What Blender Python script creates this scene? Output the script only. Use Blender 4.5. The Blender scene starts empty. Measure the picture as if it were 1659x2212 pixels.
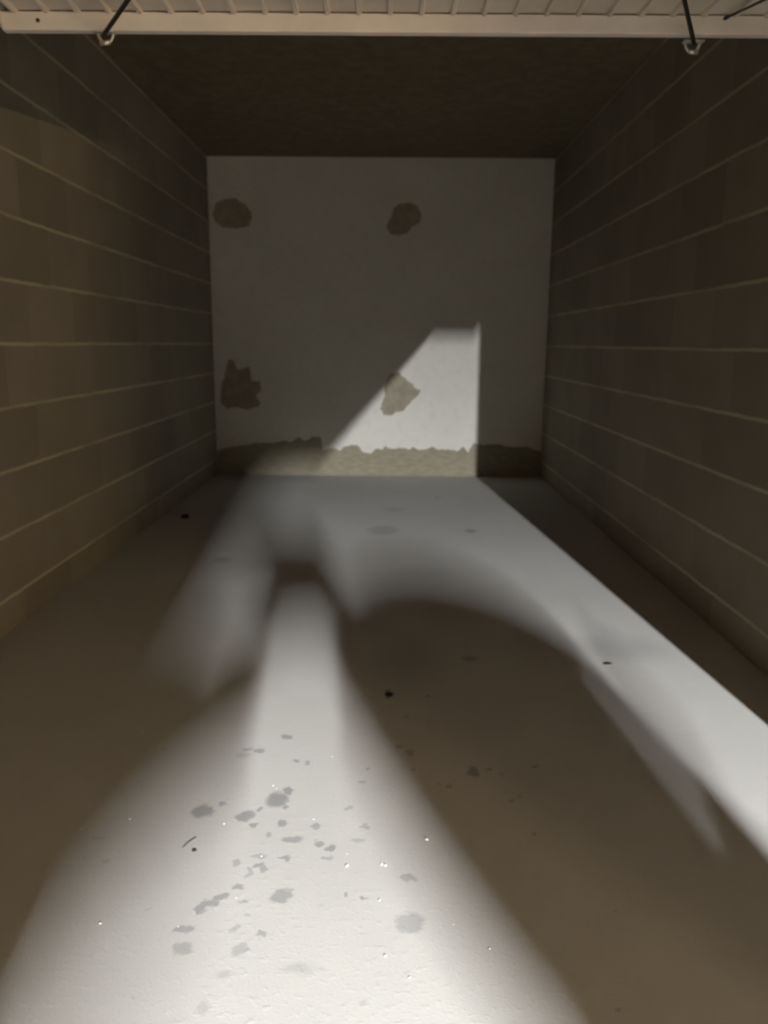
import bpy, bmesh, math, random
from mathutils import Vector, Matrix, noise as mnoise

sc = bpy.context.scene
C = sc.collection
random.seed(7)

# ---------------------------------------------------------------- measured data (metres)
STAINS= [(-0.278, 1.89, 0.0223, 0.0334, 0.95), (-0.254, 1.934, 0.0091, 0.0141, 0.9), (-0.25, 1.856, 0.0073, 0.0094, 0.85), (-0.456, 1.834, 0.0231, 0.0256, 0.9), (-0.412, 1.871, 0.0106, 0.0117, 0.8), (-0.348, 1.813, 0.0201, 0.0201, 0.9), (-0.316, 1.847, 0.0076, 0.0114, 0.7), (-0.319, 1.775, 0.0084, 0.0106, 0.8), (-0.25, 1.787, 0.0102, 0.0117, 0.8), (-0.167, 1.774, 0.0084, 0.0077, 0.7), (-0.217, 1.722, 0.0206, 0.0119, 0.75), (-0.277, 1.739, 0.0066, 0.0065, 0.6), (-0.152, 1.705, 0.0087, 0.0099, 0.8), (-0.124, 1.686, 0.0097, 0.0097, 0.85), (-0.127, 1.648, 0.0106, 0.0076, 0.6), (-0.225, 1.651, 0.009, 0.0076, 0.8), (-0.291, 1.654, 0.0185, 0.0077, 0.5), (-0.281, 1.621, 0.0094, 0.0091, 0.8), (-0.268, 1.606, 0.0077, 0.0073, 0.7), (-0.3, 1.596, 0.0067, 0.016, 0.5), (-0.334, 1.628, 0.0073, 0.0124, 0.6), (-0.316, 1.545, 0.0125, 0.0098, 0.75), (-0.343, 1.514, 0.0147, 0.0102, 0.8), (-0.366, 1.496, 0.0145, 0.0129, 0.8), (-0.381, 1.478, 0.012, 0.0105, 0.8), (-0.218, 1.52, 0.0172, 0.0206, 0.75), (-0.206, 1.539, 0.0065, 0.0083, 0.6), (-0.295, 1.497, 0.0082, 0.0057, 0.6), (-0.277, 1.459, 0.0081, 0.0048, 0.5), (-0.298, 1.421, 0.0074, 0.0072, 0.5), (-0.244, 1.403, 0.0087, 0.009, 0.7), (-0.277, 1.364, 0.0139, 0.0104, 0.5), (-0.391, 1.363, 0.017, 0.0171, 0.6), (-0.402, 1.416, 0.0185, 0.0111, 0.7), (-0.298, 1.302, 0.0164, 0.0096, 0.4), (-0.314, 1.221, 0.0102, 0.0091, 0.4), (-0.159, 1.316, 0.0283, 0.0127, 0.4), (-0.117, 1.311, 0.01, 0.0051, 0.3), (-0.397, 2.151, 0.0147, 0.0109, 0.7), (-0.359, 2.145, 0.0113, 0.0108, 0.75), (-0.408, 2.119, 0.0165, 0.0106, 0.45), (-0.297, 2.232, 0.0138, 0.0131, 0.8), (-0.247, 2.092, 0.0078, 0.0078, 0.8), (-0.219, 2.075, 0.0078, 0.0089, 0.7), (-0.06, 1.978, 0.0087, 0.0082, 0.6), (-0.047, 2.049, 0.0051, 0.0062, 0.7), (-0.092, 1.854, 0.0064, 0.0073, 0.6), (-0.048, 1.776, 0.0107, 0.0068, 0.6), (-0.063, 1.723, 0.0154, 0.0073, 0.5), (-0.083, 1.525, 0.0049, 0.0052, 0.7), (-0.043, 1.517, 0.0054, 0.0066, 0.8), (-0.134, 1.489, 0.0063, 0.0036, 0.4), (-0.631, 1.631, 0.0099, 0.0092, 0.4), (-0.675, 1.72, 0.012, 0.0064, 0.4), (-0.641, 2.147, 0.0087, 0.0068, 0.5), (-0.035, 1.238, 0.0058, 0.0083, 0.4), (-0.488, 1.473, 0.0048, 0.0028, 0.4), (-0.445, 1.248, 0.0042, 0.0032, 0.4), (0.011, 2.54, 0.0132, 0.0312, 1.2), (0.143, 2.53, 0.0054, 0.0073, 0.9), (0.314, 2.86, 0.0261, 0.0228, 0.7), (0.243, 2.038, 0.0128, 0.0271, 0.9), (0.29, 2.051, 0.0064, 0.0075, 0.6), (0.418, 2.07, 0.0097, 0.0089, 0.6), (0.038, 2.178, 0.0061, 0.0097, 0.6), (0.074, 2.144, 0.0113, 0.0135, 0.6), (0.066, 2.373, 0.0058, 0.0097, 0.5), (0.171, 1.965, 0.0068, 0.0116, 0.6), (0.327, 1.896, 0.0054, 0.0076, 0.7), (0.355, 1.918, 0.0048, 0.0066, 0.5), (0.361, 1.747, 0.005, 0.0075, 0.5), (0.053, 1.443, 0.0259, 0.0249, 0.55), (0.054, 1.582, 0.0158, 0.0087, 0.6), (0.081, 2.047, 0.0064, 0.0099, 0.6), (0.098, 2.866, 0.1043, 0.2072, 0.35), (0.42, 1.224, 0.0062, 0.0061, 0.6), (0.147, 1.971, 0.0049, 0.0081, 0.4), (0.321, 2.027, 0.0051, 0.0073, 0.5), (0.508, 2.072, 0.0058, 0.0076, 0.4), (0.484, 1.488, 0.0048, 0.005, 0.4), (0.911, 2.981, 0.1539, 0.1233, 0.4), (-0.026, 4.981, 0.0818, 0.1037, 0.5), (0.528, 4.977, 0.0322, 0.0388, 0.9), (0.045, 5.64, 0.0658, 0.0658, 0.4), (0.384, 6.098, 0.0249, 0.0382, 0.6), (0.213, 3.992, 0.1422, 0.0852, 0.2), (-0.889, 4.226, 0.0447, 0.0474, 0.5), (0.921, 3.082, 0.0467, 0.1576, 0.3)]
P1= [(-1.457, 2.288), (-1.38, 2.327), (-1.292, 2.331), (-1.206, 2.279), (-1.161, 2.224), (-1.156, 2.168), (-1.181, 2.107), (-1.293, 2.087), (-1.41, 2.1), (-1.468, 2.138), (-1.483, 2.211)]
P2= [(0.03, 2.254), (0.076, 2.293), (0.158, 2.308), (0.228, 2.278), (0.264, 2.212), (0.253, 2.145), (0.184, 2.111), (0.149, 2.061), (0.079, 2.041), (0.009, 2.054), (-0.033, 2.11), (-0.004, 2.165), (0.019, 2.21)]
P3= [(-1.392, 1.005), (-1.344, 1.0), (-1.316, 0.922), (-1.206, 0.947), (-1.19, 0.828), (-1.118, 0.816), (-1.107, 0.744), (-1.157, 0.695), (-1.116, 0.635), (-1.147, 0.598), (-1.228, 0.57), (-1.337, 0.596), (-1.411, 0.577), (-1.471, 0.632), (-1.46, 0.777), (-1.426, 0.874)]
P4= [(-0.016, 0.849), (0.02, 0.897), (0.08, 0.912), (0.129, 0.874), (0.166, 0.838), (0.215, 0.803), (0.24, 0.764), (0.289, 0.761), (0.271, 0.719), (0.217, 0.67), (0.169, 0.621), (0.133, 0.57), (0.072, 0.565), (0.035, 0.535), (-0.038, 0.54), (-0.069, 0.595), (-0.045, 0.668), (-0.027, 0.716), (-0.043, 0.777)]
STRIP= [(-1.515, 0.213), (-1.406, 0.241), (-1.279, 0.257), (-1.17, 0.28), (-1.007, 0.285), (-0.899, 0.304), (-0.863, 0.286), (-0.79, 0.337), (-0.736, 0.301), (-0.664, 0.342), (-0.592, 0.339), (-0.575, 0.221), (-0.511, 0.24), (-0.421, 0.223), (-0.385, 0.259), (-0.285, 0.273), (-0.249, 0.251), (-0.228, 0.211), (-0.15, 0.194), (-0.105, 0.238), (-0.042, 0.235), (-0.024, 0.271), (0.003, 0.244), (0.076, 0.239), (0.121, 0.254), (0.184, 0.237), (0.229, 0.252), (0.293, 0.229), (0.4, 0.257), (0.455, 0.23), (0.545, 0.24), (0.618, 0.226), (0.671, 0.268), (0.708, 0.205), (0.76, 0.296), (0.85, 0.279), (0.976, 0.289), (1.103, 0.263), (1.229, 0.267), (1.374, 0.256)]
GRIT= [(-0.083, 1.622, 8), (-0.005, 1.629, 7), (-0.627, 1.795, 5), (-0.572, 1.43, 7), (-0.73, 1.753, 4), (-0.731, 2.248, 4), (-0.15, 2.113, 3.5), (-0.392, 1.78, 5), (-0.175, 1.804, 3.5), (-0.296, 1.956, 4), (-0.285, 1.942, 3), (-0.009, 1.509, 6), (-0.085, 1.666, 3), (-0.969, 2.296, 3), (-0.281, 1.654, 4), (-0.413, 1.424, 4), (-0.313, 1.511, 4), (-0.867, 2.267, 3), (0.003, 1.625, 8), (0.101, 1.724, 9), (0.004, 1.35, 7), (0.049, 1.296, 6), (0.207, 1.372, 5), (0.142, 1.438, 3)]
LAMP = (1.79, -4.8, 2.875); TUBE = .9; LAMP_COL = (.96, .985, 1.0, 1); LAMP_POWER = 11200.0
FILL_LAMP = (3.6, -3.2, 1.25); FILL_COL = (1.0, .74, .44, 1); FILL_POWER = 400.0  # added fill lamp out of view, brightens the left wall
LINTEL = 2.196; SHADE_DX, SHADE_Z, SHADE_Y = .12, 2.684, -3.65
PERSON = (1.135, -1.53); PERSON2 = (.235, -1.61)
WORLD_COL = (1.0, .62, .28, 1); WORLD = .035
EXPO = 2.1; DOF = 1.4
XL, XR, D, H, YF = -1.517, 1.361, 7.144, 2.657, 0.28      # room: left, right, back wall, ceiling, front edge
HO = H + .38                                                  # ceiling of the aisle outside
CAM = (0.0, 0.0, 1.152)

# ---------------------------------------------------------------- helpers
def link(o, parent=None):
    C.objects.link(o)
    if parent is not None:
        o.parent = parent
    return o

def obj(name, bm, m, parent=None, smooth=False):
    me = bpy.data.meshes.new(name)
    bmesh.ops.recalc_face_normals(bm, faces=bm.faces)
    bm.to_mesh(me); bm.free()
    if smooth:
        for p in me.polygons: p.use_smooth = True
    if m is not None: me.materials.append(m)
    return link(bpy.data.objects.new(name, me), parent)

def tag(o, label, cat, group=None):
    o['label'] = label; o['category'] = cat
    if group: o['group'] = group
    return o

def thing(name, label, cat, loc=(0, 0, 0), group=None):
    o = bpy.data.objects.new(name, None); o.empty_display_size = .1
    o.location = loc
    return tag(link(o), label, cat, group)

def struct(name, bm, m):
    o = obj(name, bm, m); o['kind'] = 'structure'; return o

def box(bm, x0, y0, z0, x1, y1, z1, bev=0.0):
    r = bmesh.ops.create_cube(bm, size=1)
    vs = r['verts']
    bmesh.ops.scale(bm, vec=(x1 - x0, y1 - y0, z1 - z0), verts=vs)
    bmesh.ops.translate(bm, vec=((x0 + x1) / 2, (y0 + y1) / 2, (z0 + z1) / 2), verts=vs)
    if bev:
        es = list({e for v in vs for e in v.link_edges})
        bmesh.ops.bevel(bm, geom=es, offset=bev, segments=2, affect='EDGES', profile=.5)

def tube(bm, pts, r, n=10, cap=True):
    pts = [Vector(p) for p in pts]
    rr = r if isinstance(r, (list, tuple)) else [r] * len(pts)
    rings = []
    up = None
    for i, p in enumerate(pts):
        t = (pts[min(i + 1, len(pts) - 1)] - pts[max(i - 1, 0)]).normalized()
        if up is None:
            up = Vector((0, 0, 1)) if abs(t.z) < .9 else Vector((0, 1, 0))
        u = t.cross(up).normalized(); v = u.cross(t).normalized(); up = v
        rings.append([bm.verts.new(p + rr[i] * (math.cos(a) * u + math.sin(a) * v))
                      for a in [2 * math.pi * k / n for k in range(n)]])
    for a, b in zip(rings, rings[1:]):
        for k in range(n):
            bm.faces.new((a[k], a[(k + 1) % n], b[(k + 1) % n], b[k]))
    if cap:
        bm.faces.new(rings[0]); bm.faces.new(rings[-1])

def blob(bm, c, s, seed, rough=.35, sub=2):
    r = bmesh.ops.create_icosphere(bm, subdivisions=sub, radius=1)
    for v in r['verts']:
        k = 1 + rough * mnoise.noise(v.co * 1.7 + Vector((seed * 3.1, seed * 1.7, 0)))
        v.co = Vector((v.co.x * s[0] * k, v.co.y * s[1] * k, v.co.z * s[2] * k)) + Vector(c)

# ---------------------------------------------------------------- materials
class NT:
    def __init__(s, name, rough=.85, spec=.3):
        s.m = bpy.data.materials.new(name); s.m.use_nodes = True
        s.t = s.m.node_tree; s.b = s.t.nodes['Principled BSDF']
        s.b.inputs['Roughness'].default_value = rough
        s.b.inputs['Specular IOR Level'].default_value = spec
    def n(s, typ, **kw):
        x = s.t.nodes.new(typ)
        for k, v in kw.items(): setattr(x, k, v)
        return x
    def l(s, a, b): s.t.links.new(a, b)
    def math(s, op, a, b=None, c=None):
        x = s.n('ShaderNodeMath', operation=op)
        for i, q in enumerate((a, b, c)):
            if q is None: continue
            if isinstance(q, (int, float)): x.inputs[i].default_value = q
            else: s.l(q, x.inputs[i])
        return x.outputs[0]
    def noise(s, vec, scale, detail=4, rough=.55):
        x = s.n('ShaderNodeTexNoise'); x.inputs['Scale'].default_value = scale
        x.inputs['Detail'].default_value = detail; x.inputs['Roughness'].default_value = rough
        if vec is not None: s.l(vec, x.inputs['Vector'])
        return x
    def ramp(s, v, lo, hi, a=0.0, b=1.0):
        x = s.n('ShaderNodeMapRange', interpolation_type='SMOOTHSTEP')
        s.l(v, x.inputs['Value'])
        for k, q in (('From Min', lo), ('From Max', hi), ('To Min', a), ('To Max', b)):
            x.inputs[k].default_value = q
        return x.outputs['Result']
    def mix(s, f, a, b, blend='MIX'):
        x = s.n('ShaderNodeMix', data_type='RGBA', blend_type=blend)
        if isinstance(f, (int, float)): x.inputs[0].default_value = f
        else: s.l(f, x.inputs[0])
        for i, q in ((6, a), (7, b)):
            if isinstance(q, tuple): x.inputs[i].default_value = (*q, 1)
            else: s.l(q, x.inputs[i])
        return x.outputs[2]
    def pos(s):
        return s.n('ShaderNodeNewGeometry').outputs['Position']
    def bump(s, h, strength, dist):
        x = s.n('ShaderNodeBump'); x.inputs['Strength'].default_value = strength
        x.inputs['Distance'].default_value = dist
        s.l(h, x.inputs['Height']); s.l(x.outputs[0], s.b.inputs['Normal'])
    def col(s, c):
        if isinstance(c, tuple): s.b.inputs['Base Color'].default_value = (*c, 1)
        else: s.l(c, s.b.inputs['Base Color'])

def flat(name, c, rough=.6, metal=0, spec=.4, var=.12, scale=30):
    t = NT(name, rough, spec); t.b.inputs['Metallic'].default_value = metal
    nz = t.noise(t.pos(), scale, 3)
    t.col(t.mix(t.ramp(nz.outputs['Fac'], .3, .7), tuple(v * (1 - var) for v in c), tuple(min(1, v * (1 + var)) for v in c)))
    return t.m

def floor_mat(y0, y1):
    t = NT('concrete_floor', .8, .25)
    p = t.pos()
    nz = t.noise(p, 38, 3)
    off = t.n('ShaderNodeVectorMath', operation='SUBTRACT'); t.l(nz.outputs['Color'], off.inputs[0]); off.inputs[1].default_value = (.5, .5, .5)
    sca = t.n('ShaderNodeVectorMath', operation='SCALE'); t.l(off.outputs[0], sca.inputs[0]); sca.inputs['Scale'].default_value = .04
    add = t.n('ShaderNodeVectorMath', operation='ADD'); t.l(p, add.inputs[0]); t.l(sca.outputs[0], add.inputs[1])
    acc = None
    for (x, y, rx, ry, k) in STAINS:
        if y + ry * 1.6 < y0 or y - ry * 1.6 > y1: continue
        mp = t.n('ShaderNodeMapping', vector_type='TEXTURE')
        mp.inputs['Location'].default_value = (x, y, 0)
        mp.inputs['Scale'].default_value = (rx * 1.25, ry * 1.25, 1000)
        src = add.outputs[0]
        if acc is not None:       # one spot after the other keeps the shader small
            ch = t.n('ShaderNodeVectorMath', operation='MULTIPLY_ADD'); t.l(acc, ch.inputs[0])
            ch.inputs[1].default_value = (1e-6, 1e-6, 0); t.l(src, ch.inputs[2]); src = ch.outputs[0]
        t.l(src, mp.inputs['Vector'])
        ln = t.n('ShaderNodeVectorMath', operation='LENGTH'); t.l(mp.outputs[0], ln.inputs[0])
        soft = .35 if k > .45 else .75
        v = t.ramp(ln.outputs['Value'], 1 - soft, 1 + soft * .5, k, 0)
        acc = v if acc is None else t.math('MAXIMUM', acc, v)
    big = t.noise(p, 1.3, 5).outputs['Fac']
    mid = t.noise(p, 9, 5).outputs['Fac']
    fine = t.noise(p, 160, 2).outputs['Fac']
    base = t.mix(t.ramp(big, .3, .7), (.485, .47, .445), (.53, .514, .488))
    base = t.mix(t.ramp(mid, .35, .7, 0, .18), base, (.5, .485, .455))
    base = t.mix(t.ramp(fine, .35, .75, 0, .16), base, (.45, .43, .40))
    # rows of small pin holes and trowel drag marks
    mp = t.n('ShaderNodeMapping'); mp.inputs['Scale'].default_value = (9, 30, 1); t.l(p, mp.inputs['Vector'])
    drag = t.noise(mp.outputs[0], 1, 3).outputs['Fac']
    base = t.mix(t.ramp(drag, .58, .8, 0, .2), base, (.42, .40, .37))
    if acc is not None:
        base = t.mix(t.math('MULTIPLY', acc, .72), base, (.19, .19, .195))
        t.l(t.ramp(acc, 0, 1, .82, .6), t.b.inputs['Roughness'])
    t.col(base)
    hgt = t.math('ADD', t.math('MULTIPLY', mid, .5), t.math('MULTIPLY', fine, .25))
    hgt = t.math('ADD', hgt, t.math('MULTIPLY', t.ramp(t.noise(p, 55, 2).outputs['Fac'], .5, .8), .5))
    t.bump(hgt, .16, .006)
    return t.m

def block_mat():
    t = NT('sand_lime_block', .9, .2)
    p = t.pos()
    sp = t.n('ShaderNodeSeparateXYZ'); t.l(p, sp.inputs[0])
    wob = t.noise(p, 7, 3).outputs['Fac']
    z = t.math('ADD', sp.outputs['Z'], t.math('MULTIPLY', t.math('SUBTRACT', wob, .5), .012))
    row = t.math('DIVIDE', t.math('SUBTRACT', z, .139), .25)
    fr = t.math('FRACT', t.math('ADD', row, 10))
    dist = t.math('MULTIPLY', t.math('MINIMUM', fr, t.math('SUBTRACT', 1, fr)), .25)
    joint = t.ramp(dist, .004, .0095, 1, 0)
    # per-block tone, running bond of half-metre blocks
    fl = t.math('FLOOR', row)
    half = t.math('MULTIPLY', t.math('FRACT', t.math('MULTIPLY', fl, .5)), 1.0)
    colx = t.math('ADD', t.math('DIVIDE', sp.outputs['Y'], .5), half)
    cmb = t.n('ShaderNodeCombineXYZ'); t.l(t.math('FLOOR', colx), cmb.inputs[0]); t.l(fl, cmb.inputs[1])
    wn = t.n('ShaderNodeTexWhiteNoise', noise_dimensions='3D'); t.l(cmb.outputs[0], wn.inputs['Vector'])
    fx = t.math('FRACT', t.math('ADD', colx, 20))
    dx = t.math('MULTIPLY', t.math('MINIMUM', fx, t.math('SUBTRACT', 1, fx)), .5)
    perp = t.ramp(dx, .002, .006, .25, 0)
    c = t.mix(wn.outputs['Value'], (.275, .24, .185), (.35, .305, .24))
    blot = t.noise(p, 3.2, 5).outputs['Fac']
    c = t.mix(t.ramp(blot, .4, .75, 0, .4), c, (.24, .205, .15))
    c = t.mix(perp, c, (.24, .21, .17))
    patch = t.noise(p, 2.1, 3).outputs['Fac']
    c = t.mix(t.math('MULTIPLY', joint, t.ramp(patch, .3, .6, .35, .95)), c, (.58, .51, .36))
    t.col(c)
    fine = t.noise(p, 90, 3).outputs['Fac']
    t.bump(t.math('ADD', t.math('MULTIPLY', joint, .6), t.math('MULTIPLY', fine, .3)), .5, .004)
    return t.m

def plaster_mat():
    t = NT('white_wall_paint', .9, .2)
    p = t.pos()
    c = t.mix(t.ramp(t.noise(p, 1.6, 5).outputs['Fac'], .3, .7), (.755, .73, .66), (.81, .785, .715))
    c = t.mix(t.ramp(t.noise(p, 14, 5).outputs['Fac'], .45, .75, 0, .22), c, (.56, .535, .47))
    t.col(c)
    t.bump(t.noise(p, 45, 4).outputs['Fac'], .25, .006)
    return t.m

def mortar_mat(name, a, b, stretch=1.0):
    t = NT(name, .95, .1)
    mp = t.n('ShaderNodeMapping'); mp.inputs['Scale'].default_value = (1, 1, stretch); t.l(t.pos(), mp.inputs['Vector'])
    c = t.mix(t.ramp(t.noise(mp.outputs[0], 13, 6).outputs['Fac'], .35, .68), a, b)
    t.col(c); t.bump(t.noise(mp.outputs[0], 60, 4).outputs['Fac'], .6, .008)
    return t.m

M = {
    'block': block_mat(), 'paint': plaster_mat(),
    'strip': mortar_mat('bare_mortar_strip', (.33, .295, .215), (.40, .36, .27), 4),
    'patch': mortar_mat('mortar_patch', (.35, .31, .235), (.42, .375, .29)),
    'ceil': mortar_mat('ceiling_concrete', (.20, .16, .105), (.245, .20, .13)),
    'out': mortar_mat('car_park_concrete', (.19, .16, .115), (.23, .19, .14)),
    'asphalt': mortar_mat('aisle_asphalt', (.13, .11, .085), (.17, .14, .11)),
    'white_metal': flat('white_painted_steel', (.74, .68, .62), .45, 0, .4, .05, 8),
    'sheet': flat('white_ribbed_steel', (.66, .60, .51), .5, 0, .4, .08, 6),
    'zinc': flat('zinc_plated_steel', (.62, .60, .55), .35, .7, .5, .1, 60),
    'dark_steel': flat('dark_steel', (.045, .045, .035), .55, .3, .4, .2, 40),
    'grit': flat('pale_grit', (.84, .83, .80), .35, 0, .6, .1, 200),
    'leaf': flat('dry_leaf', (.05, .038, .025), .8, 0, .2, .3, 90),
    'clod': flat('dark_clod', (.03, .028, .022), .9, 0, .2, .3, 60),
    'twig': flat('dry_twig', (.17, .15, .12), .8, 0, .2, .3, 90),
    'coat': flat('dark_coat', (.05, .052, .06), .85, 0, .2, .2, 40),
    'brown': flat('brown_jacket', (.12, .07, .04), .85, 0, .2, .2, 40),
    'jeans': flat('blue_jeans', (.06, .08, .13), .85, 0, .2, .2, 60),
    'skin': flat('skin', (.62, .42, .32), .55, 0, .4, .06, 20),
    'hair': flat('dark_hair', (.05, .035, .025), .6, 0, .3, .3, 120),
    'shoe': flat('black_shoe', (.03, .03, .03), .5, 0, .4, .2, 30),
    'black': flat('black_plastic', (.02, .02, .022), .3, 0, .5, .1, 20),
}

# ---------------------------------------------------------------- the setting
bm = bmesh.new()
ys = [YF - .05, 1.2, 1.47, 1.66, 1.86, 2.2, 2.9, D + .2]
for i, (ya, yb) in enumerate(zip(ys, ys[1:])):
    vs = [bm.verts.new(v) for v in ((XL - .2, ya, 0), (XR + .2, ya, 0), (XR + .2, yb, 0), (XL - .2, yb, 0))]
    bm.faces.new(vs).material_index = i
    vs = [bm.verts.new(v) for v in ((XL - .2, ya, -.2), (XL - .2, yb, -.2), (XR + .2, yb, -.2), (XR + .2, ya, -.2))]
    bm.faces.new(vs).material_index = i
bmesh.ops.remove_doubles(bm, verts=bm.verts, dist=1e-5)
be = [e for e in bm.edges if len(e.link_faces) == 1]
bmesh.ops.bridge_loops(bm, edges=be)
fl = struct('floor', bm, None)
for ya, yb in zip(ys, ys[1:]): fl.data.materials.append(floor_mat(ya, yb))
bm = bmesh.new(); box(bm, -5, -7, -.2, 5, YF - .05, -.001)
struct('ground', bm, M['asphalt'])
bm = bmesh.new(); box(bm, XL - .2, 0, 0, XL, D, H); struct('wall_left', bm, M['block'])
bm = bmesh.new(); box(bm, XR, YF, 0, XR + .2, D, H); struct('wall_right', bm, M['block'])
bm = bmesh.new(); box(bm, XL - .2, 0, H, XR + .2, D + .2, H + .2); struct('ceiling', bm, M['ceil'])
bm = bmesh.new(); box(bm, XL - .2, D, 0, XR + .2, D + .2, H); wall_back = struct('wall_back', bm, M['paint'])
# front of the garage: lintel over the opening and the blockwork either side
bm = bmesh.new(); box(bm, XL, YF - .24, LINTEL, XR, YF, HO); struct('lintel', bm, M['out'])
bm = bmesh.new(); box(bm, XR + .2, YF, 0, 4.2, YF + .2, HO); struct('wall_front', bm, M['out'])
bm = bmesh.new(); box(bm, -4.2, 0, 0, XL - .2, .2, HO); struct('wall_front', bm, M['out'])
# aisle outside: ceiling slab and an added, unseen bar that cuts off the lamp's light
bm = bmesh.new(); box(bm, -4.2, -5.5, HO, 4.2, YF - .24, HO + .2); struct('ceiling_slab', bm, M['out'])
bm = bmesh.new(); box(bm, -.3, -2.2, SHADE_Z - HO, 0, SHADE_Y - LAMP[1], 0)
shade_beam = struct('shade_beam', bm, M['out'])
shade_beam.location = (LAMP[0] - SHADE_DX, LAMP[1], HO); shade_beam.rotation_euler = (0, 0, .0849)      # runs alongside the lamp

# bare strip along the foot of the back wall: ragged upper edge, slightly proud, sloping out to the floor
def ragged(pts, amp, step, seed, closed=False):
    out = []
    n = len(pts)
    for i in range(n if closed else n - 1):
        a = Vector((*pts[i], 0)); b = Vector((*pts[(i + 1) % n], 0))
        k = max(1, int((b - a).length / step))
        for j in range(k):
            q = a.lerp(b, j / k)
            q += Vector((mnoise.noise(Vector((q.x * 45, q.y * 45, seed))), mnoise.noise(Vector((q.x * 45, q.y * 45, seed + 9))), 0)) * amp
            out.append((q.x, q.y))
    if not closed: out.append(pts[-1])
    return out

top = [(XL, .21)] + [p for p in STRIP if XL < p[0] < XR] + [(XR, .225)]
top = ragged(top, .012, .008, 3)
top = [p for i, p in enumerate(top) if i == 0 or p[0] > max(q[0] for q in top[:i]) + .0005]
bm = bmesh.new()
prev = None
for (x, zt) in top:
    col = [bm.verts.new((x, y, z)) for (y, z) in ((D + .002, zt), (D - .004, zt - .002), (D - .006, .12), (D - .012, .02), (D - .02, 0), (D + .002, 0))]
    if prev:
        for k in range(5):
            bm.faces.new((prev[k], prev[k + 1], col[k + 1], col[k]))
        bm.faces.new((prev[5], prev[0], col[0], col[5]))
    else: first = col
    prev = col
bm.faces.new(first); bm.faces.new(prev)
strip = obj('mortar_strip', bm, M['strip'], wall_back)
strip['label'] = 'bare brown mortar strip with a ragged paint edge along the wall foot'

for pts, lab in ((P1, 'round dark mortar patch near the upper left corner of the back wall'),
                 (P2, 'dark figure-eight mortar patch high in the middle of the back wall'),
                 (P3, 'ragged dark mortar patch low at the left of the back wall'),
                 (P4, 'pointed grey mortar patch inside the lit triangle of the back wall')):
    pp = ragged(pts, .008, .006, len(lab), True)
    bm = bmesh.new()
    f0 = [bm.verts.new((x, D + .001, z)) for x, z in pp]
    cx = sum(p[0] for p in pp) / len(pp); cz = sum(p[1] for p in pp) / len(pp)
    f1 = [bm.verts.new((cx + (x - cx) * .985, D - .003, cz + (z - cz) * .985)) for x, z in pp]
    n = len(pp)
    for i in range(n):
        bm.faces.new((f0[i], f0[(i + 1) % n], f1[(i + 1) % n], f1[i]))
    bm.faces.new(f1)
    o = obj('mortar_patch', bm, M['patch'], wall_back); o['label'] = lab

# ---------------------------------------------------------------- the garage door, swung up under the ceiling
DX0, DX1, DY0, DY1, DZ = -.957, .952, -.65, 2.21, 1.899
door = thing('garage_door', 'white ribbed steel garage door swung up overhead, its edge crossing the top of the view', 'garage door', (0, (DY0 + DY1) / 2, DZ))
def dobj(name, bm, m, smooth=False):
    bmesh.ops.translate(bm, vec=(0, -(DY0 + DY1) / 2, -DZ), verts=bm.verts)
    return obj(name, bm, m, door, smooth)
# ribbed sheet: flat pans with narrow ribs standing down
bm = bmesh.new()
prof = []
x = DX0 + .028; zt = DZ + .046
pitch = .0765
while x < DX1 - .03:
    prof += [(x, zt), (x + .003, zt - .009), (x + .012, zt - .009), (x + .015, zt)]
    x += pitch
prof.append((DX1 - .01, zt))
rows = []
for yy in (DY0 + .02, DY1 - .02):
    rows.append([bm.verts.new((px, yy, pz)) for px, pz in prof] + [bm.verts.new((px, yy, pz + .0016)) for px, pz in reversed(prof)])
n = len(rows[0])
for i in range(n):
    bm.faces.new((rows[0][i], rows[1][i], rows[1][(i + 1) % n], rows[0][(i + 1) % n]))
h = len(prof)
for rw in rows:
    for i in range(h - 1):
        bm.faces.new((rw[i], rw[i + 1], rw[n - 2 - i], rw[n - 1 - i]))
dobj('ribbed_panel', bm, M['sheet'])
fr = bmesh.new()
box(fr, DX0, DY1 - .026, DZ, DX1, DY1, DZ + .043, .003)
rail = dobj('frame_rail', fr, M['white_metal'])
fr = bmesh.new(); box(fr, DX0, DY0, DZ, DX1, DY0 + .026, DZ + .043, .003); dobj('frame_rail', fr, M['white_metal'])
for xa, xb in ((DX0 - .03, DX0 + .003), (DX1 - .003, DX1 + .012)):
    fr = bmesh.new(); box(fr, xa, DY0, DZ + .012, xb, DY1 - .004, DZ + .06, .003); dobj('side_rail', fr, M['white_metal'])
# a bolt head on the rail
bm = bmesh.new(); tube(bm, [(-.865, DY1 - .028, DZ + .021), (-.865, DY1 - .031, DZ + .021)], .0045, 8)
bo = dobj('screw_head', bm, M['dark_steel'])
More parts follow.
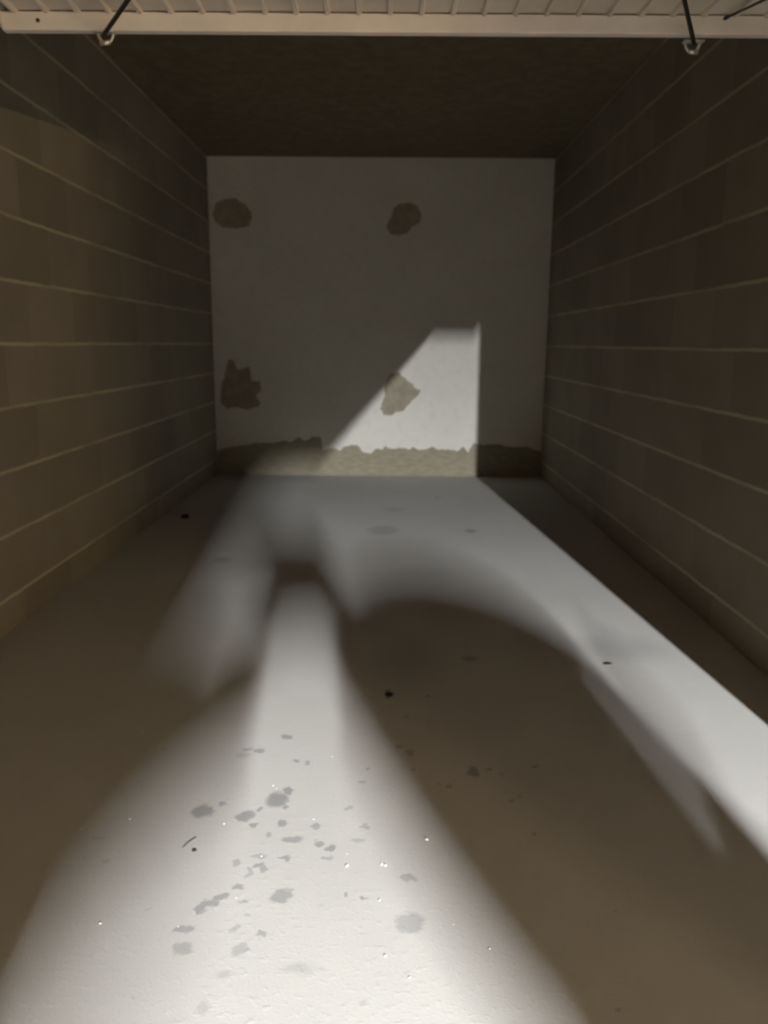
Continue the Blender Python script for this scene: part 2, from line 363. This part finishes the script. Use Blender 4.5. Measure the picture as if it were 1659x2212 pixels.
# handle plate with the two lock rods running to latches under the edge rail
hx, hy, hz = 0.0, .80, DZ + .004
bm = bmesh.new()
tube(bm, [(hx, hy, zt), (hx, hy, hz - .012)], .05, 20)
tube(bm, [(hx, hy, hz - .012), (hx, hy, hz - .045)], .014, 12)
tube(bm, [(hx - .06, hy, hz - .05), (hx + .06, hy, hz - .05)], [.011, .013], 12)
dobj('lock_handle', bm, M['dark_steel'], True)
for side, (lx, ly), (ex, ey), lab in ((-1, (-.708, 2.191), (-.035, 1.06), 'left lock rod'), (1, (.757, 2.227), (.03, .60), 'right lock rod')):
    bm = bmesh.new()
    tube(bm, [(lx, ly, DZ - .006), ((lx * .5 + ex * .5), (ly + ey) / 2, DZ - .010), (ex, ey, hz - .006)], .0052, 10)
    tube(bm, [(ex, ey, hz - .006), (hx, hy, hz - .008)], .006, 10)
    o = dobj('lock_rod', bm, M['dark_steel'], True)
    bm = bmesh.new()
    pts = []
    for k in range(13):
        an = math.pi * (1 + k / 12)
        pts.append((lx + .019 * math.cos(an), ly + .012, DZ + .002 + .024 * math.sin(an)))
    tube(bm, pts, .0042, 8)
    box(bm, lx - .026, ly - .006, DZ - .002, lx + .026, ly + .018, DZ + .002, .0008)
    tube(bm, [(lx - .010 * side, ly + .006, DZ - .022), (lx + .014 * side, ly + .010, DZ - .024)], .006, 8)
    o = dobj('latch', bm, M['zinc'], True)
bm = bmesh.new()
tube(bm, [(.815, 2.17, DZ + .034), (.826, 1.975, DZ + .002), (.84, 1.7, DZ - .004)], .0032, 8)
tube(bm, [(.815, 2.17, DZ + .034), (.812, 2.19, DZ + .036)], .0045, 8)
dobj('spring_wire', bm, M['dark_steel'], True)

# ---------------------------------------------------------------- small things lying on the floor
def leafy(bm, c, L, W, rot):
    # a curled dead leaf: grid bent upward with a pointed outline
    n, m = 8, 4
    g = []
    for i in range(n + 1):
        u = i / n
        w = W * math.sin(math.pi * min(1, u * 1.02)) ** .7 * (1 - .35 * u) + .0003
        g.append([])
        for j in range(m + 1):
            v = j / m * 2 - 1
            lx, ly = (u - .5) * L, v * w / 2
            lz = .0012 + .006 * abs(v) ** 1.5 * math.sin(math.pi * u) + .004 * u * u
            ca, sa = math.cos(rot), math.sin(rot)
            g[-1].append(bm.verts.new((c[0] + lx * ca - ly * sa, c[1] + lx * sa + ly * ca, lz)))
    for i in range(n):
        for j in range(m):
            bm.faces.new((g[i][j], g[i + 1][j], g[i + 1][j + 1], g[i][j + 1]))
    bmesh.ops.solidify(bm, geom=list(bm.faces), thickness=.001)
bm = bmesh.new(); leafy(bm, (.818, 2.812), .036, .022, -.1)
tag(obj('leaf_scrap', bm, M['leaf'], smooth=True), 'small curled black leaf scrap lying in the bright strip of floor by the right wall', 'leaf')
bm = bmesh.new(); blob(bm, (-1.353, 5.3, .009), (.028, .030, .014), 3)
tag(obj('dirt_clod', bm, M['clod'], smooth=True), 'dark dirt clod on the shaded floor beside the left block wall', 'clod')
bm = bmesh.new(); tube(bm, [(-.468, 1.68, .002), (-.458, 1.702, .004), (-.446, 1.722, .0025)], [.0010, .0012, .0006], 6)
tag(obj('dry_twig', bm, M['twig'], smooth=True), 'thin short dry twig lying on the lit concrete left of the wet spots', 'twig')
bm = bmesh.new(); blob(bm, (-.439, 1.672, .002), (.0055, .004, .003), 5)
tag(obj('bark_crumb', bm, M['leaf'], smooth=True), 'tiny dark bark crumb just below the thin twig', 'crumb')
bm = bmesh.new(); blob(bm, (.012, 2.53, .003), (.013, .013, .005), 8)
tag(obj('dirt_crumb', bm, M['clod'], smooth=True), 'dark round dirt crumb in the middle of the long shadow on the floor', 'crumb')
GL = {0: 'brightest pale grit chip on the lit floor, close left of the shadow edge', 1: 'pale grit chip right at the vertical edge of the lit floor',
      2: 'lone shiny grit chip in the dim light left of the largest wet spots', 3: 'shiny white grit chip in the lower left of the lit floor, apart from all spots',
      7: 'pale grit chip between the two large wet spots', 11: 'pale grit chip beside the small round dark dot near the vertical light edge',
      18: 'larger pale grit chip under the dark edge of the long shadow', 19: 'flat pale grit chip highest along the slanting shadow edge',
      20: 'pale grit chip low on the lit floor, centre bottom', 21: 'pale grit chip nearest the bottom edge of the floor, at centre',
      22: 'glinting grit chip close to the slanting shadow edge near the bottom'}
for i, (x, y, k) in enumerate(GRIT):
    r_ = k * math.hypot(y, 1.152) / 1750 * .42
    bm = bmesh.new(); blob(bm, (0, 0, 0), (r_, r_ * .9, r_ * .6), i, .4, 1 if k < 5 else 2)
    o = obj('grit_chip', bm, M['grit'])
    o.location = (x, y, r_ * .45); o.rotation_euler = (0, 0, i * 1.3)
    if i in GL: tag(o, GL[i], 'grit', 'grit chips on the floor')
    else: tag(o, 'speck-sized pale grit grain scattered on the lit concrete', 'grit', 'grit grains on the floor')

# ---------------------------------------------------------------- fluorescent lamp under the aisle ceiling, plus an added fill lamp
def batten(label, loc, ang, length, colour, power):
    lamp = thing('fluorescent_lamp', label, 'lamp', loc, 'battens on the car park ceiling')
    lamp.rotation_euler = (0, 0, ang)
    em = bpy.data.materials.new('tube_glow'); em.use_nodes = True
    nt = em.node_tree; nt.nodes.clear()
    e = nt.nodes.new('ShaderNodeEmission'); e.inputs['Color'].default_value = colour; e.inputs['Strength'].default_value = power
    oo = nt.nodes.new('ShaderNodeOutputMaterial'); nt.links.new(e.outputs[0], oo.inputs[0])
    bm = bmesh.new(); tube(bm, [(0, -length / 2, 0), (0, length / 2, 0)], .015, 16)
    obj('tube', bm, em, lamp, True)
    bm = bmesh.new(); box(bm, -.045, -length / 2 - .06, .05, .045, length / 2 + .06, .12, .004)
    obj('housing', bm, M['white_metal'], lamp)
    for s_ in (-1, 1):
        bm = bmesh.new(); tube(bm, [(0, s_ * length * .4, .118), (0, s_ * length * .4, HO - loc[2])], .006, 8)
        obj('hanger', bm, M['zinc'], lamp)
    for s_ in (-1, 1):
        bm = bmesh.new(); box(bm, -.018, s_ * length / 2 - .012 + s_ * .012, -.02, .018, s_ * length / 2 + .012 + s_ * .012, .052, .003)
        obj('tube_holder', bm, M['white_metal'], lamp)
batten('short white fluorescent batten on the car park ceiling just outside the garage', LAMP, .0849, TUBE, LAMP_COL, LAMP_POWER)
batten('dim warm fill lamp, unseen, added outside to brighten the left block wall', FILL_LAMP, math.pi / 2, .6, FILL_COL, FILL_POWER)

# ---------------------------------------------------------------- the person at the garage front whose shadow lies on the floor
def skin(name, chains, m, parent, sub=2, root=0):
    # chains: list of point lists (x, y, z, r); equal points are welded into one skeleton
    verts, edges, rad, idx = [], [], [], {}
    for ch in chains:
        last = None
        for (x, y, z, r) in ch:
            k = (round(x, 4), round(y, 4), round(z, 4))
            if k not in idx:
                idx[k] = len(verts); verts.append((x, y, z)); rad.append(r)
            i = idx[k]
            if last is not None and last != i: edges.append((last, i))
            last = i
    me = bpy.data.meshes.new(name); me.from_pydata(verts, edges, [])
    o = bpy.data.objects.new(name, me); C.objects.link(o)
    md = o.modifiers.new('skin', 'SKIN'); md.use_smooth_shade = True; md.branch_smoothing = .4
    for i, r in enumerate(rad):
        sv = me.skin_vertices[0].data[i]
        sv.radius = (r, r) if not isinstance(r, tuple) else r
        sv.use_root = (i == root)
    s2 = o.modifiers.new('subsurf', 'SUBSURF'); s2.levels = sub; s2.render_levels = sub
    dg = bpy.context.evaluated_depsgraph_get()
    nm = bpy.data.meshes.new_from_object(o.evaluated_get(dg))
    nm.name = name; nm.materials.clear(); nm.materials.append(m)
    for p in nm.polygons: p.use_smooth = True
    o.modifiers.clear(); o.data = nm; bpy.data.meshes.remove(me)
    if parent is not None: o.parent = parent
    return o

px, py = PERSON
def P(x, y, z, r): return (x, y, z, r)
pers = thing('person', 'person in a dark coat outside the garage, casting the long shadow on the floor', 'person', (px, py, 0))
sh = [-1, 1]
chains = [[P(.03, 0, .92, .12), P(.02, 0, 1.10, .115), P(.01, 0, 1.30, .10), P(.04, 0, 1.45, .07), P(.06, 0, 1.53, .055), P(.055, 0, 1.60, .085), P(.065, 0, 1.665, .098), P(.075, 0, 1.72, .075)]]
chains.append([P(.055, 0, 1.60, .085), P(-.04, 0, 1.61, .018)])                       # nose
chains.append([P(.055, 0, 1.60, .085), P(-.005, 0, 1.545, .035)])                     # chin
for s in sh:
    chains.append([P(.065, 0, 1.665, .098), P(.08, s * .088, 1.63, .018), P(.09, s * .1, 1.64, .012)])   # ear
    chains.append([P(.03, 0, .92, .12), P(.03, s * .10, .86, .085), P(.01, s * .10, .48, .058), P(.05, s * .105, .10, .04), P(-.03, s * .11, .05, .035), P(-.11, s * .115, .04, .028)])
    chains.append([P(.01, 0, 1.30, .10), P(.02, s * .17, 1.40, .045), P(-.05, s * .17, 1.28, .04), P(-.115, s * .10, 1.55, .03), P(-.135, s * .075, 1.68, .033), P(-.14, s * .06, 1.72, .034)])
    palm = (-.14, s * .06, 1.72)
    for k, (dx, L) in enumerate(((-.028, .064), (-.010, .074), (.010, .070), (.027, .054))):
        chains.append([P(*palm, .034), P(palm[0] + dx, palm[1] - s * .004, palm[2] + .035, .0095), P(palm[0] + dx * 1.1, palm[1] - s * .012, palm[2] + .035 + L * .55, .0088), P(palm[0] + dx, palm[1] - s * .034, palm[2] + .035 + L * .8, .0075)])
    chains.append([P(-.135, s * .075, 1.68, .033), P(-.163, s * .052, 1.69, .012), P(-.177, s * .034, 1.73, .0095)])
skin('body', chains, M['skin'], pers, 2, 0)
# coat over torso and arms
cc = [[P(.03, 0, .74, .19), P(.03, 0, .92, .225), P(.06, 0, 1.10, .27), P(.06, 0, 1.28, .275), P(.02, 0, 1.42, .27), P(-.01, 0, 1.53, .15)]]
for s in sh:
    cc.append([P(.06, 0, 1.28, .275), P(.03, s * .17, 1.40, .12), P(-.05, s * .17, 1.28, .085), P(-.115, s * .10, 1.53, .08), P(-.135, s * .075, 1.69, .085)])
skin('coat', cc, M['coat'], pers, 2, 0)
tr = [[P(.03, 0, .95, .14), P(.03, 0, .88, .14)]]
for s in sh:
    tr.append([P(.03, 0, .88, .14), P(.03, s * .10, .80, .1), P(.01, s * .10, .48, .076), P(.05, s * .105, .12, .062), P(.05, s * .105, .09, .062)])
skin('trousers', tr, M['jeans'], pers, 2, 0)
for s in sh:
    skin('shoe', [[P(.075, s * .105, .05, .046), P(-.02, s * .11, .048, .046), P(-.13, s * .115, .038, .036)]], M['shoe'], pers, 2, 0)
hb = bmesh.new()
blob(hb, (.085, 0, 1.69), (.118, .108, .105), 2, .12, 3)
for v in list(hb.verts):
    if v.co.x < .01 and v.co.z < 1.70: v.co.x = .01 + (v.co.x - .01) * .15
obj('hair', hb, M['hair'], pers, True)
for s in sh:
    eb = bmesh.new(); blob(eb, (-.028, s * .032, 1.645), (.011, .013, .009), 1, 0, 2); obj('eye', eb, M['black'], pers, True)
mb = bmesh.new(); blob(mb, (-.037, 0, 1.566), (.008, .024, .006), 1, 0, 2); obj('mouth', mb, flat('lips', (.5, .25, .22), .5), pers, True)
# hood of the coat, up around the head, open towards the face
hd = bmesh.new()
r_ = bmesh.ops.create_uvsphere(hd, u_segments=32, v_segments=20, radius=1)
for v in hd.verts:
    v.co = Vector((v.co.x * .19 + .03, v.co.y * .14, v.co.z * .17 + 1.655))
bmesh.ops.delete(hd, geom=[f for f in hd.faces if f.calc_center_median().x < -.115], context='FACES')
g_ = bmesh.ops.extrude_face_region(hd, geom=list(hd.faces))
for v in [q for q in g_['geom'] if isinstance(q, bmesh.types.BMVert)]:
    v.co = Vector((.03, 0, 1.655)) + (v.co - Vector((.03, 0, 1.655))) * .94
obj('hood', hd, M['coat'], pers, True)
bm = bmesh.new(); box(bm, px - .26, py - .006, 1.70, px - .10, py + .006, 1.905, .003)  # held phone, out of view, enlarged to thicken its shadow
tag(obj('oversized_phone', bm, M['black']), 'dark phone held up by the person in the dark coat, unseen and oversized to widen its shadow', 'oversized_phone')
bm = bmesh.new()  # unseen tapered rod, added only for the thin shadow beside the body
tube(bm, [(px + .16, py, 1.40), (px + .185, py, 1.50), (px + .225, py, 1.565), (px + .262, py, 1.62), (px + .295, py, 1.67)], [.028, .026, .017, .010, .004], 12)
tag(obj('shadow_rod', bm, M['coat'], smooth=True), 'unseen dark tapered rod added behind the person outside to cast a thin wedge of shadow', 'shadow_caster')

# ---------------------------------------------------------------- a second person further left, arm stretched out towards the first
qx, qy = PERSON2
per2 = thing('person', 'person in a brown jacket outside the garage with one arm stretched out sideways', 'person', (qx, qy, 0))
ch = [[P(0, 0, .92, .12), P(0, .01, 1.10, .115), P(0, .01, 1.30, .10), P(0, 0, 1.45, .07), P(0, .02, 1.53, .055), P(0, .02, 1.60, .085), P(0, .01, 1.665, .098), P(0, 0, 1.72, .075)],
      [P(0, .02, 1.60, .085), P(0, .115, 1.61, .018)], [P(0, .02, 1.60, .085), P(0, .08, 1.545, .035)]]
for s in sh:
    ch.append([P(0, .01, 1.665, .098), P(s * .088, 0, 1.63, .018), P(s * .1, -.01, 1.64, .012)])
    ch.append([P(0, 0, .92, .12), P(s * .10, 0, .86, .085), P(s * .11, .02, .48, .058), P(s * .12, -.02, .10, .04), P(s * .13, .06, .05, .035), P(s * .14, .13, .04, .028)])
def hand(ch, wrist, palm, out, up, side):
    # palm with four unequal fingers along `out`, spread along `side`, thumb from the side of the palm
    W, Pm, O, Sd, Up = Vector(wrist), Vector(palm), Vector(out), Vector(side), Vector(up)
    for dx, L in ((-.028, .060), (-.010, .072), (.010, .068), (.027, .052)):
        a_ = Pm + Sd * dx + O * .035; b_ = a_ + Sd * dx * .1 + O * L * .55 - Up * .006; c_ = b_ + O * L * .4 - Up * .016
        ch.append([P(*Pm, .034), P(*a_, .0095), P(*b_, .0088), P(*c_, .0075)])
    t1 = W + Sd * -.038 + O * .02; t2 = t1 - Sd * .014 + O * .035
    ch.append([P(*W, .033), P(*t1, .012), P(*t2, .0095)])
w1, p1 = (.57, 0, 1.665), (.608, 0, 1.70)
ch.append([P(0, .01, 1.30, .10), P(.17, 0, 1.43, .05), P(.36, 0, 1.555, .042), P(.53, 0, 1.645, .03), P(*w1, .033), P(*p1, .034)])
hand(ch, w1, p1, (.78, 0, .62), (-.62, 0, .78), (0, -1, 0))
w2, p2 = (-.25, .05, .86), (-.25, .06, .81)
ch.append([P(0, .01, 1.30, .10), P(-.18, 0, 1.40, .05), P(-.24, -.02, 1.13, .042), P(-.25, .04, .90, .03), P(*w2, .033), P(*p2, .034)])
hand(ch, w2, p2, (0, 0, -1), (-1, 0, 0), (0, -1, 0))
skin('body', ch, M['skin'], per2, 2, 0)
cc = [[P(0, 0, .74, .17), P(0, 0, .92, .18), P(0, 0, 1.10, .185), P(0, 0, 1.28, .185), P(0, 0, 1.42, .13), P(0, .01, 1.48, .09)]]
cc.append([P(0, 0, 1.28, .185), P(.17, 0, 1.42, .09), P(.36, 0, 1.55, .085), P(.50, 0, 1.63, .095), P(.57, 0, 1.67, .085)])
cc.append([P(0, 0, 1.28, .185), P(-.20, 0, 1.38, .09), P(-.24, -.02, 1.13, .07), P(-.25, .035, .92, .052)])
skin('jacket', cc, M['brown'], per2, 2, 0)
tr = [[P(0, 0, .95, .14), P(0, 0, .88, .14)]]
for s in sh:
    tr.append([P(0, 0, .88, .14), P(s * .10, 0, .80, .1), P(s * .11, .02, .48, .076), P(s * .12, -.02, .12, .062), P(s * .12, -.02, .09, .062)])
skin('trousers', tr, M['jeans'], per2, 2, 0)
for s in sh:
    skin('shoe', [[P(s * .12, -.045, .05, .046), P(s * .13, .05, .048, .046), P(s * .14, .155, .038, .036)]], M['shoe'], per2, 2, 0)
hb = bmesh.new(); blob(hb, (0, -.015, 1.685), (.106, .118, .105), 4, .12, 3)
for v in hb.verts:
    if v.co.y > .06 and v.co.z < 1.70: v.co.y = .06 + (v.co.y - .06) * .15
obj('hair', hb, M['hair'], per2, True)
for s in sh:
    eb = bmesh.new(); blob(eb, (s * .032, .103, 1.645), (.013, .011, .009), 1, 0, 2); obj('eye', eb, M['black'], per2, True)
mb = bmesh.new(); blob(mb, (0, .112, 1.566), (.024, .008, .006), 1, 0, 2); obj('mouth', mb, bpy.data.materials['lips'], per2, True)

# ---------------------------------------------------------------- ambient of the car park, camera, view
w = bpy.data.worlds.new('car_park'); sc.world = w; w.use_nodes = True
bg = w.node_tree.nodes['Background']; bg.inputs['Color'].default_value = WORLD_COL; bg.inputs['Strength'].default_value = WORLD

cam = bpy.data.cameras.new('camera'); co = bpy.data.objects.new('camera', cam); C.objects.link(co)
pit, yaw, rol = .205, -.004, .008
cp, sp, cy, sy, cr, sr = math.cos(pit), math.sin(pit), math.cos(yaw), math.sin(yaw), math.cos(rol), math.sin(rol)
F = Vector((sy * cp, cy * cp, -sp)); R0 = Vector((cy, -sy, 0)); U0 = R0.cross(F)
R = cr * R0 + sr * U0; U = -sr * R0 + cr * U0
mt = Matrix((R, U, -F)).transposed().to_4x4(); mt.translation = Vector(CAM)
co.matrix_world = mt
cam.sensor_fit = 'VERTICAL'; cam.sensor_height = 7.3; cam.lens = 7.3 * 1750 / 2212
cam.clip_start = .01
cam.dof.use_dof = True; cam.dof.focus_distance = .9; cam.dof.aperture_fstop = DOF
sc.camera = co
sc.view_settings.view_transform = 'Standard'; sc.view_settings.look = 'None'
sc.view_settings.gamma = 1; sc.view_settings.use_curve_mapping = False
sc.view_settings.exposure = EXPO
sc.cycles.use_denoising = True
sc.cycles.max_bounces = 8; sc.cycles.diffuse_bounces = 5
